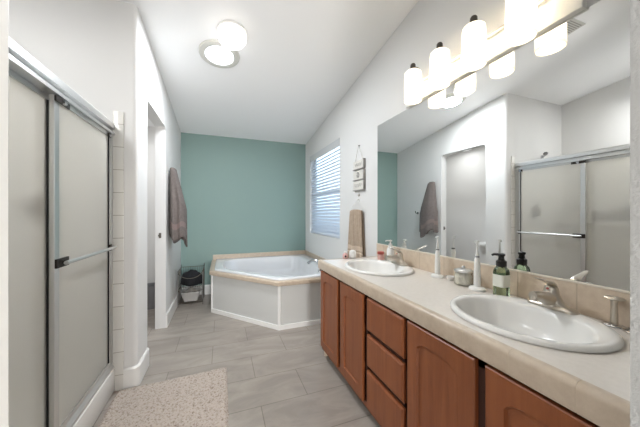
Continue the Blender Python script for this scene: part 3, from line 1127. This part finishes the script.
bottle(XS+0.085, 1.665, 1.13, 0.045, 0.14, M['dkbrown'], 'brown blurred bottle between two charcoal ones behind the shower glass, seen in the mirror')
bottle(XS+0.09, 1.555, 1.13, 0.050, 0.19, M['dkgrey'], 'tall dark blurred bottle behind the nearer shower panel, seen in the mirror')
t = thing('shower_valve', 'round metal shower valve with lever, blurred behind the glass in the mirror', 'shower valve', (-1.10, YC, 1.26))
bm = bmesh.new()
tube(bm, [(-1.10, YC-0.0005, 1.26), (-1.10, YC-0.010, 1.26), (-1.10, YC-0.014, 1.26)], [0.085, 0.083, 0.06], 32)
obj('escutcheon', bm, M['pewter'], t, smooth=True)
bm = bmesh.new()
tube(bm, [(-1.10, YC-0.014, 1.26), (-1.10, YC-0.06, 1.26)], [0.030, 0.026], 20)
tube(bm, [(-1.10, YC-0.05, 1.26), (-1.10, YC-0.06, 1.19)], [0.012, 0.008], 12)
obj('lever', bm, M['pewter'], t, smooth=True)
t = thing('soap_dish', 'brown soap dish on the shower back wall, blurred behind the glass in the mirror', 'soap dish', (XS, 2.06, 1.30))
bm = bmesh.new()
loft(bm, [[(XS+0.0005+(0.05+0.05*math.cos(2*PI*k/24))*f, 2.06+0.085*f*math.sin(2*PI*k/24), z) for k in range(24)] for f, z in ((0.8, 1.29), (1.0, 1.30), (1.0, 1.325), (0.9, 1.325), (0.8, 1.305))])
obj('dish_body', bm, M['dkbrown'], t, smooth=True)

# ------------------------------------------------------------ rug
bm = bmesh.new()
RX0, RX1, RY0, RY1 = -0.668, 0.038, 1.10, 2.175
nx, ny = 70, 106
G = []
for j in range(ny+1):
    row = []
    for i in range(nx+1):
        u, v = i/nx, j/ny
        e = min(i, nx-i, j, ny-j)
        h = 0.018*min(1, (e/2.0))**0.5 if e else 0.002
        h += random.uniform(-0.004, 0.004) if e else 0
        x = RX0+(RX1-RX0)*u
        y = RY0+(RY1-RY0)*v+0.035*u*v
        if e == 0:
            x += random.uniform(-0.003, 0.003) if 0 < j < ny else 0
            y += random.uniform(-0.004, 0.004) if 0 < i < nx else 0
        row.append(bm.verts.new((x, y, max(0.0012, h))))
    G.append(row)
for j in range(ny):
    for i in range(nx):
        bm.faces.new((G[j][i], G[j][i+1], G[j+1][i+1], G[j+1][i]))
bot = [bm.verts.new((p[0], p[1], 0.0006)) for p in ((RX0, RY0), (RX1, RY0), (RX1, RY1+0.035), (RX0, RY1))]
bm.faces.new(bot[::-1])
o = obj('bath_rug', bm, M['rug'], smooth=True, angle=180)
tag(o, 'speckled beige shag rug on the floor before the shower', 'rug')

# ------------------------------------------------------------ grey towel on the left wall
t = thing('wall_hook', 'chrome hook holding the grey towel on the left wall', 'hook', (XL, 3.385, 1.70))
bm = bmesh.new()
box(bm, XL+0.0005, XL+0.008, 3.365, 3.405, 1.66, 1.715)
tube(bm, bez((XL+0.006, 3.385, 1.68), (XL+0.03, 3.385, 1.665), (XL+0.045, 3.385, 1.68), (XL+0.045, 3.385, 1.715), 8), 0.005, 8)
obj('hook_body', bm, M['chrome'], t, smooth=True)

bm = bmesh.new()
NA = 48
levels = 26
rings = []
for k in range(levels+1):
    f = k/levels
    row = []
    for i in range(NA):
        a = 2*PI*i/NA
        hy = 0.075+0.095*min(1, f*1.6)
        hx = 0.034+0.050*min(1, f*2)
        fold = 1+0.16*f**0.5*math.sin(5*a+0.8+1.5*f)+0.08*f*math.sin(9*a+2)
        y = 3.38+0.02*f+hy*math.cos(a)*fold
        x = XL+0.012+hx+hx*math.sin(a)*(1+0.10*f*math.sin(7*a))
        ztop = 1.725
        zb = 0.92+0.055*math.cos(a+2.4)+0.045*math.sin(3*a+1.0)
        z = ztop-(ztop-zb)*f - 0.008*math.cos(a)*(1-f)
        row.append((max(XL+0.004, x), y, z))
    rings.append(row)
top = [(XL+0.034, 3.38+0.008*math.cos(2*PI*i/NA), 1.757) for i in range(NA)]
top = [(XL+0.040+0.018*math.sin(2*PI*i/NA), 3.38+0.045*math.cos(2*PI*i/NA), 1.746) for i in range(NA)]
R = loft(bm, [top]+rings, True, False)
bm.faces.ensure_lookup_table()
for f in bm.faces:
    c = f.calc_center_median()
    ring_k = min((abs(R[k][0].co.z-c.z), k) for k in range(len(R)))[1]
for k in (21, 22):
    for i in range(NA):
        for f in R[k][i].link_faces:
            if R[k+1][i] in f.verts[:]:
                f.material_index = 1
o = obj('grey_towel', bm, [M['greytowel'], M['towelband']], smooth=True, angle=180, mods=[('SOLIDIFY', {'thickness': 0.006, 'offset': -1})])
tag(o, 'taupe grey bath towel hanging on the left wall beside the doorway', 'towel')

t = thing('robe_hook', 'small empty dark hook on the white wall, seen in the mirror beside the grey towel', 'hook', (XL, 3.745, 1.235))
bm = bmesh.new()
tube(bm, [(XL+0.0005, 3.745, 1.235), (XL+0.008, 3.745, 1.235)], 0.022, 18)
obj('rosette', bm, M['chrome'], t, smooth=True)
bm = bmesh.new()
tube(bm, bez((XL+0.008, 3.745, 1.235), (XL+0.04, 3.745, 1.225), (XL+0.055, 3.745, 1.23), (XL+0.055, 3.745, 1.27), 8), 0.007, 10)
obj('prong', bm, M['darkmetal'], t, smooth=True)

# ------------------------------------------------------------ wire rack by the tub
t = thing('wire_rack', 'two tier silver wire rack in the corner beside the tub', 'rack', (-0.388, 4.04, 0))
X0, X1, Y0, Y1 = -0.542, -0.240, 3.88, 4.20
for x in (X0, X1):
    for y in (Y0, Y1):
        bm = bmesh.new()
        tube(bm, [(x, y, 0.0005), (x, y, 0.50 if y > 4.1 else 0.44)], 0.006, 8)
        obj('leg', bm, M['chrome'], t, smooth=True)
def basket(z0, z1, dip):
    bm = bmesh.new()
    w = 0.0035
    top = [(X0, Y0, z1), (X0, Y1, z1), (X1, Y1, z1), (X1, Y0, z1)]
    tube(bm, top, w, 6)
    fr = bez((X0, Y0, z1), (X0+0.03, Y0-0.01, z1-dip), (X1-0.03, Y0-0.01, z1-dip), (X1, Y0, z1), 12)
    tube(bm, fr, w, 6)
    ring = [(X0, Y0, z0), (X0, Y1, z0), (X1, Y1, z0), (X1, Y0, z0), (X0, Y0, z0)]
    tube(bm, ring, w, 6)
    for k in range(1, 10):
        x = X0+(X1-X0)*k/10
        tube(bm, [(x, Y0, z0), (x, Y1, z0), (x, Y1, z1)], 0.0018, 6)
    for k in range(1, 8):
        y = Y0+(Y1-Y0)*k/8
        tube(bm, [(X0, y, z1), (X0, y, z0), (X1, y, z0), (X1, y, z1)], 0.0018, 6)
    obj('basket', bm, M['pewter'], t, smooth=True)
basket(0.245, 0.46, 0.13)
basket(0.035, 0.205, 0.03)
def lump(name, cx, cy, cz0, sx, sy, sz, m, seed, label, cat, flat=0.35):
    rnd = random.Random(seed)
    bm = bmesh.new()
    bmesh.ops.create_icosphere(bm, subdivisions=4, radius=1)
    ph = [rnd.uniform(0, 6) for _ in range(8)]
    for v in bm.verts:
        c = v.co
        d = 1+0.12*math.sin(3*c.x+ph[0])*math.cos(2.5*c.y+ph[1])+0.09*math.sin(6*c.y+ph[2]+2*c.z)+0.05*math.sin(11*c.x+ph[3])*math.sin(9*c.y+ph[4])
        z = c.z*d
        if z < -flat:
            z = -flat
        v.co = (cx+c.x*d*sx, cy+c.y*d*sy, cz0+(z+flat)*sz)
    o = obj(name, bm, m, smooth=True, angle=180)
    return tag(o, label, cat)
lump('black_bundle', -0.385, 4.02, 0.252, 0.116, 0.118, 0.150, M['blackcloth'], 3, 'crumpled black cloth heaped in the top tier of the wire rack', 'cloth')
t = thing('white_bin', 'pale plastic bin with a white bag in the bottom tier of the wire rack', 'bin', (-0.395, 4.03, 0.04))
bm = bmesh.new()
def rr(hx, hy, z, cx=-0.395, cy=4.03):
    pts = []
    r = 0.025
    for (sx, sy, a0) in ((1, 1, 0), (-1, 1, PI/2), (-1, -1, PI), (1, -1, 3*PI/2)):
        for k in range(5):
            a = a0+PI/2*k/4
            pts.append((cx+sx*(hx-r)+r*math.cos(a), cy+sy*(hy-r)+r*math.sin(a), z))
    return pts
loft(bm, [rr(0.085, 0.095, 0.0395), rr(0.115, 0.115, 0.15), rr(0.122, 0.12, 0.155), rr(0.122, 0.12, 0.162), rr(0.113, 0.112, 0.162), rr(0.08, 0.09, 0.045)])
obj('bin_body', bm, M['clearplastic'], t, smooth=True)
bm = bmesh.new()
bmesh.ops.create_icosphere(bm, subdivisions=3, radius=1)
for v in bm.verts:
    c = v.co
    d = 1+0.1*math.sin(5*c.x+1)+0.08*math.sin(6*c.y+2*c.z)
    v.co = (-0.395+c.x*d*0.082, 4.03+c.y*d*0.085, 0.122+c.z*d*0.066)
obj('bag', bm, M['bag'], t, smooth=True, angle=180)

# ------------------------------------------------------------ wall hanging and hand towel on the right wall
t = thing('wall_plaque_set', 'three small pale plaques hanging in a column on cord beside the window', 'wall decor', (XR, 2.44, 1.92))
HY = 2.425
bm = bmesh.new()
tube(bm, [(XR-0.001, HY, 1.937), (XR-0.018, HY, 1.937)], 0.006, 10)
obj('nail', bm, M['pewter'], t, smooth=True)
bm = bmesh.new()
tube(bm, [(XR-0.012, HY+0.085, 1.777), (XR-0.014, HY, 1.938), (XR-0.012, HY-0.085, 1.777)], 0.0022, 6)
for yy in (HY+0.08, HY-0.08):
    tube(bm, [(XR-0.010, yy, 1.77), (XR-0.010, yy, 1.46)], 0.002, 6)
obj('cord', bm, M['cord'], t, smooth=True)
for k, (z0, z1) in enumerate(((1.697, 1.780), (1.584, 1.674), (1.477, 1.567))):
    p = obj('plaque', bbox(XR-0.022, XR-0.002, HY-0.108, HY+0.108, z0, z1, 0.002), M['plaque'], t)
    bm = bmesh.new()
    box(bm, XR-0.026, XR-0.001, HY-0.112, HY+0.112, z0-0.009, z0-0.0005)
    box(bm, XR-0.026, XR-0.001, HY-0.117, HY-0.1085, z0-0.009, z1+0.004)
    obj('plaque_edge', bm, M['greyedge'], p)
    bm = bmesh.new()
    zc = (z0+z1)/2
    if k == 1:
        for q in range(10):
            a = 2*PI*q/10
            tube(bm, [(XR-0.0227, HY+0.006*math.cos(a), zc+0.006*math.sin(a)), (XR-0.0227, HY+0.030*math.cos(a), zc+0.030*math.sin(a))], [0.002, 0.006], 6)
    else:
        pts = [(XR-0.0227, HY+0.075-0.15*q/30, zc+0.016*math.sin(q*0.9+k)+0.006*math.cos(q*2.1)) for q in range(31)]
        tube(bm, pts, 0.0018, 6)
    obj('motif', bm, M['motif'], p, smooth=True)
bm = bmesh.new()
tube(bm, [(XR-0.012, HY, 1.456), (XR-0.012, HY, 1.43)], 0.0022, 6)
lathe(bm, [(0.003, 1.405), (0.011, 1.415), (0.010, 1.425), (0.003, 1.432)], XR-0.014, HY, 14)
obj('tassel_bead', bm, M['cord'], t, smooth=True)

t = thing('towel_hanger', 'thin white wire towel hanger below the plaques', 'towel hanger', (XR, 2.44, 1.36))
bm = bmesh.new()
tube(bm, [(XR-0.0005, 2.44, 1.372), (XR-0.02, 2.44, 1.372)], 0.006, 10)
tube(bm, [(XR-0.03, 2.60, 1.262), (XR-0.018, 2.44, 1.372), (XR-0.03, 2.30, 1.262), (XR-0.03, 2.60, 1.262)], 0.0032, 8)
obj('wire', bm, M['white'], t, smooth=True)
bm = bmesh.new()
cols, rows = 40, 36
def cloth_side(sign, zb, x0):
    G = []
    for j in range(rows+1):
        f = j/rows
        row = []
        for i in range(cols+1):
            u = i/cols
            w = 0.118+0.035*f
            yy = 2.452+(u*2-1)*w
            fold = 0.010*math.sin(u*PI*5+0.6)*(0.3+0.7*f)+0.005*math.sin(u*PI*11+f*2)
            xx = x0+fold*(1 if sign > 0 else 0.6)-sign*0.018*f**0.5*0.4
            row.append((xx, yy, 1.268-(1.268-zb)*f-0.012*abs(u*2-1)**2*(1-f)+0.008*math.sin(u*7)*f))
        G.append(row)
    return G
Gf = cloth_side(1, 0.70, XR-0.040)
Gb = cloth_side(-1, 0.80, XR-0.024)
Gfull = Gb[::-1]+Gf
V = [[bm.verts.new(p) for p in r] for r in Gfull]
for j in range(len(V)-1):
    for i in range(cols):
        f = bm.faces.new((V[j][i], V[j][i+1], V[j+1][i+1], V[j+1][i]))
        if len(V)-13 <= j <= len(V)-11 or len(V)-9 <= j <= len(V)-9:
            f.material_index = 1
o = obj('hand_towel', bm, [M['beigetowel'], M['beigeband']], smooth=True, angle=180, mods=[('SOLIDIFY', {'thickness': 0.005, 'offset': 0})])
tag(o, 'beige hand towel hanging below the plaques on the right wall', 'towel')

# ------------------------------------------------------------ things on the counter
ZC = CZT
def toothbrush(x, y, label, ring_m):
    t = thing('electric_toothbrush', label, 'toothbrush', (x, y, ZC), 'electric toothbrushes on the counter')
    z = ZC+0.0005
    bm = bmesh.new()
    lathe(bm, [(0.034, z), (0.035, z+0.006), (0.031, z+0.014), (0.018, z+0.019)], x, y, 28, sx=1.0, sy=1.25)
    obj('charger_base', bm, M['white'], t, smooth=True)
    bm = bmesh.new()
    lathe(bm, [(0.0145, z+0.019), (0.0165, z+0.03), (0.0165, z+0.08), (0.0145, z+0.13), (0.0125, z+0.163), (0.009, z+0.171)], x, y, 24)
    obj('handle', bm, M['white'], t, smooth=True)
    bm = bmesh.new()
    lathe(bm, [(0.0105, z+0.1715), (0.0108, z+0.1775), (0.0095, z+0.179)], x, y, 20)
    obj('colour_ring', bm, ring_m, t, smooth=True)
    bm = bmesh.new()
    lathe(bm, [(0.009, z+0.1795), (0.0075, z+0.19), (0.005, z+0.215), (0.004, z+0.243)], x, y, 18)
    tube(bm, [(x-0.004, y, z+0.252), (x+0.004, y, z+0.252)], 0.0075, 16)
    obj('brush_head', bm, M['white'], t, smooth=True)
    bm = bmesh.new()
    tube(bm, [(x-0.0042, y, z+0.252), (x-0.012, y, z+0.252)], 0.0062, 12)
    obj('bristles', bm, M['paper'], t)
toothbrush(1.285, 1.297, 'white electric toothbrush between the farther sink and the glass jar', M['grey'])
toothbrush(1.266, 1.006, 'white electric toothbrush between the glass jar and the green bottle', M['grey'])

t = thing('glass_jar', 'clear glass jar with chrome lid between the two toothbrushes', 'jar', (1.283, 1.105, ZC))
z = ZC+0.0005
jx, jy = 1.283, 1.105
bm = bmesh.new()
lathe(bm, [(0.045, z), (0.049, z+0.004), (0.050, z+0.05), (0.046, z+0.066), (0.045, z+0.074), (0.042, z+0.074), (0.043, z+0.066), (0.047, z+0.05), (0.046, z+0.006), (0.042, z+0.004)], jx, jy, 36)
obj('jar_body', bm, M['jarglass'], t, smooth=True)
bm = bmesh.new()
lathe(bm, [(0.048, z+0.0745), (0.0485, z+0.084), (0.040, z+0.089), (0.014, z+0.091), (0.008, z+0.096), (0.011, z+0.103), (0.004, z+0.107)], jx, jy, 32)
obj('lid', bm, M['alu'], t, smooth=True, label='brushed metal lid')
bm = bmesh.new()
lathe(bm, [(0.038, z+0.0065), (0.0435, z+0.015), (0.0435, z+0.05), (0.036, z+0.066), (0.01, z+0.066)], jx, jy, 26)
o = obj('cotton_balls', bm, M['cotton'], smooth=True, angle=180)
tag(o, 'off-white cotton filling inside the clear glass jar', 'cotton')

bm = bmesh.new()
lathe(bm, [(0.018, ZC+0.0005), (0.026, ZC+0.012), (0.029, ZC+0.022), (0.026, ZC+0.022), (0.02, ZC+0.010), (0.004, ZC+0.006)], 1.305, 1.215, 26)
o = obj('small_dish', bm, M['porcelain'], smooth=True)
tag(o, 'small low white dish beside the farther toothbrush', 'dish')

t = thing('soap_bottle', 'green foaming soap bottle with black pump and white label', 'soap bottle', (1.276, 0.885, ZC))
bx_, by_ = 1.276, 0.885
z = ZC+0.0005
bm = bmesh.new()
def sq(h, zz, cx=bx_, cy=by_, rr_=0.010, hy=None):
    pts = []
    r = min(rr_, h*0.9)
    hy = hy or h
    for (sx, sy, a0) in ((1, 1, 0), (-1, 1, PI/2), (-1, -1, PI), (1, -1, 3*PI/2)):
        for k in range(5):
            a = a0+PI/2*k/4
            pts.append((cx+sx*(h-r)+r*math.cos(a), cy+sy*(hy-r)+r*math.sin(a), zz))
    return pts
loft(bm, [sq(0.0255, z), sq(0.0275, z+0.004), sq(0.0275, z+0.118), sq(0.025, z+0.132), sq(0.020, z+0.140), sq(0.018, z+0.146)])
obj('bottle_body', bm, M['greenglass'], t, smooth=True)
bm = bmesh.new()
loft(bm, [sq(0.0283, z+0.050), sq(0.0283, z+0.108)], False, False)
obj('label_sticker', bm, mat('cream_label_paper', (226, 226, 214), 0.6), t, label='pale paper label')
bm = bmesh.new()
lathe(bm, [(0.021, z+0.1465), (0.0225, z+0.150), (0.0225, z+0.172), (0.014, z+0.178), (0.012, z+0.190), (0.013, z+0.195)], bx_, by_, 26)
lathe(bm, [(0.013, z+0.195), (0.0165, z+0.199), (0.0165, z+0.207), (0.008, z+0.210)], bx_, by_, 24)
tube(bm, [(bx_, by_, z+0.203), (bx_-0.026, by_+0.018, z+0.204), (bx_-0.034, by_+0.024, z+0.200)], [0.007, 0.006, 0.0055], 12)
obj('pump', bm, M['black'], t, smooth=True, label='black pump')

t = thing('soap_dispenser', 'white pump soap dispenser behind the farther faucet', 'soap dispenser', (1.284, 1.792, CZT+0.018))
z = CZT+0.0185
sx_, sy_ = 1.284, 1.792
bm = bmesh.new()
lathe(bm, [(0.026, z), (0.029, z+0.006), (0.030, z+0.085), (0.022, z+0.11), (0.013, z+0.118), (0.013, z+0.126)], sx_, sy_, 28)
obj('dispenser_body', bm, M['white'], t, smooth=True)
bm = bmesh.new()
lathe(bm, [(0.0145, z+0.1262), (0.0145, z+0.140), (0.006, z+0.142), (0.006, z+0.158), (0.013, z+0.160), (0.013, z+0.168), (0.006, z+0.171)], sx_, sy_, 22)
tube(bm, [(sx_, sy_, z+0.165), (sx_-0.03, sy_+0.012, z+0.165), (sx_-0.038, sy_+0.015, z+0.160)], 0.005, 10)
obj('pump', bm, M['white'], t, smooth=True)

t = thing('red_lid_jar', 'small pale jar with dull red lid in the corner behind the farther faucet', 'jar', (1.30, 1.955, CZT))
z = CZT+0.0005
bm = bmesh.new()
lathe(bm, [(0.024, z), (0.027, z+0.005), (0.027, z+0.045), (0.022, z+0.05)], 1.30, 1.955, 24)
obj('jar_body', bm, M['pink'], t, smooth=True)
bm = bmesh.new()
lathe(bm, [(0.029, z+0.0505), (0.029, z+0.070), (0.022, z+0.073)], 1.30, 1.955, 24)
obj('lid', bm, M['red'], t, smooth=True, label='dull red lid')

t = thing('chrome_holder', 'small chrome pedestal holder with flat round top beside the foreground sink', 'holder', (1.315, 0.508, ZC))
hx, hy = 1.315, 0.508
z = ZC+0.0005
bm = bmesh.new()
lathe(bm, [(0.030, z), (0.032, z+0.003), (0.029, z+0.006), (0.011, z+0.009)], hx, hy, 30, sx=0.75)
obj('base', bm, M['chrome'], t, smooth=True)
bm = bmesh.new()
lathe(bm, [(0.011, z+0.009), (0.010, z+0.03), (0.009, z+0.085), (0.010, z+0.093)], hx, hy, 20)
obj('stem', bm, M['nickel'], t, smooth=True)
bm = bmesh.new()
lathe(bm, [(0.010, z+0.0932), (0.027, z+0.097), (0.029, z+0.101), (0.024, z+0.105), (0.006, z+0.106)], hx, hy, 28, sx=0.8)
obj('top_plate', bm, M['nickel'], t, smooth=True)
bm = bmesh.new()
pts = [(1.305+0.024*math.cos(2*PI*k/28), 0.448+0.034*math.sin(2*PI*k/28), z+0.0035) for k in range(29)]
tube(bm, pts, 0.0033, 8, caps=False)
o = obj('metal_ring', bm, M['nickel'], smooth=True)
tag(o, 'thin metal ring lying on the counter in front of the chrome holder', 'ring')

t = thing('pink_tube', 'small pink bottle with dark dot at the far end of the counter', 'bottle', (1.035, 2.118, CZT))
px_, py_ = 1.035, 2.115
z = CZT+0.0025
bm = bmesh.new()
lathe(bm, [(0.022, z), (0.024, z+0.004), (0.024, z+0.035), (0.014, z+0.047), (0.012, z+0.05)], px_, py_, 24)
obj('bottle_body', bm, M['pink'], t, smooth=True)
bm = bmesh.new()
lathe(bm, [(0.013, z+0.0502), (0.013, z+0.062), (0.006, z+0.064)], px_, py_, 20)
obj('cap', bm, M['white'], t, smooth=True)
bm = bmesh.new()
tube(bm, [(px_-0.008, py_-0.0225, z+0.022), (px_-0.0085, py_-0.0252, z+0.022)], 0.009, 16)
obj('dot_mark', bm, M['black'], t)

bm = bmesh.new()
z = CZT+0.0025
lathe(bm, [(0.026, z), (0.029, z+0.004), (0.031, z+0.05), (0.027, z+0.064), (0.012, z+0.071), (0.003, z+0.072)], 1.108, 2.112, 28)
o = obj('white_cup', bm, M['white'], smooth=True)
tag(o, 'rounded white container at the far counter end before the beige towel', 'container')

# ------------------------------------------------------------ toilet room items
t = thing('waste_bin', 'small grey waste bin on the floor inside the toilet doorway', 'bin', (-0.87, 3.98, 0))
bm = bmesh.new()
lathe(bm, [(0.085, 0.0005), (0.09, 0.006), (0.11, 0.285), (0.114, 0.29), (0.114, 0.297), (0.106, 0.297), (0.086, 0.01)], -0.87, 3.98, 32)
obj('bin_body', bm, M['grey'], t, smooth=True)
t = thing('toilet_paper_holder', 'white toilet paper roll on a wall holder, seen in the mirror through the doorway', 'toilet paper holder', (XW, 3.16, 0.70))
for yy in (3.085, 3.235):
    obj('bracket', bbox(XW+0.0005, XW+0.075, yy-0.008, yy+0.008, 0.685, 0.72), M['white'], t)
bm = bmesh.new()
tube(bm, [(XW+0.06, 3.105, 0.70), (XW+0.06, 3.215, 0.70)], 0.05, 24)
obj('roll', bm, M['paper'], t, smooth=True)
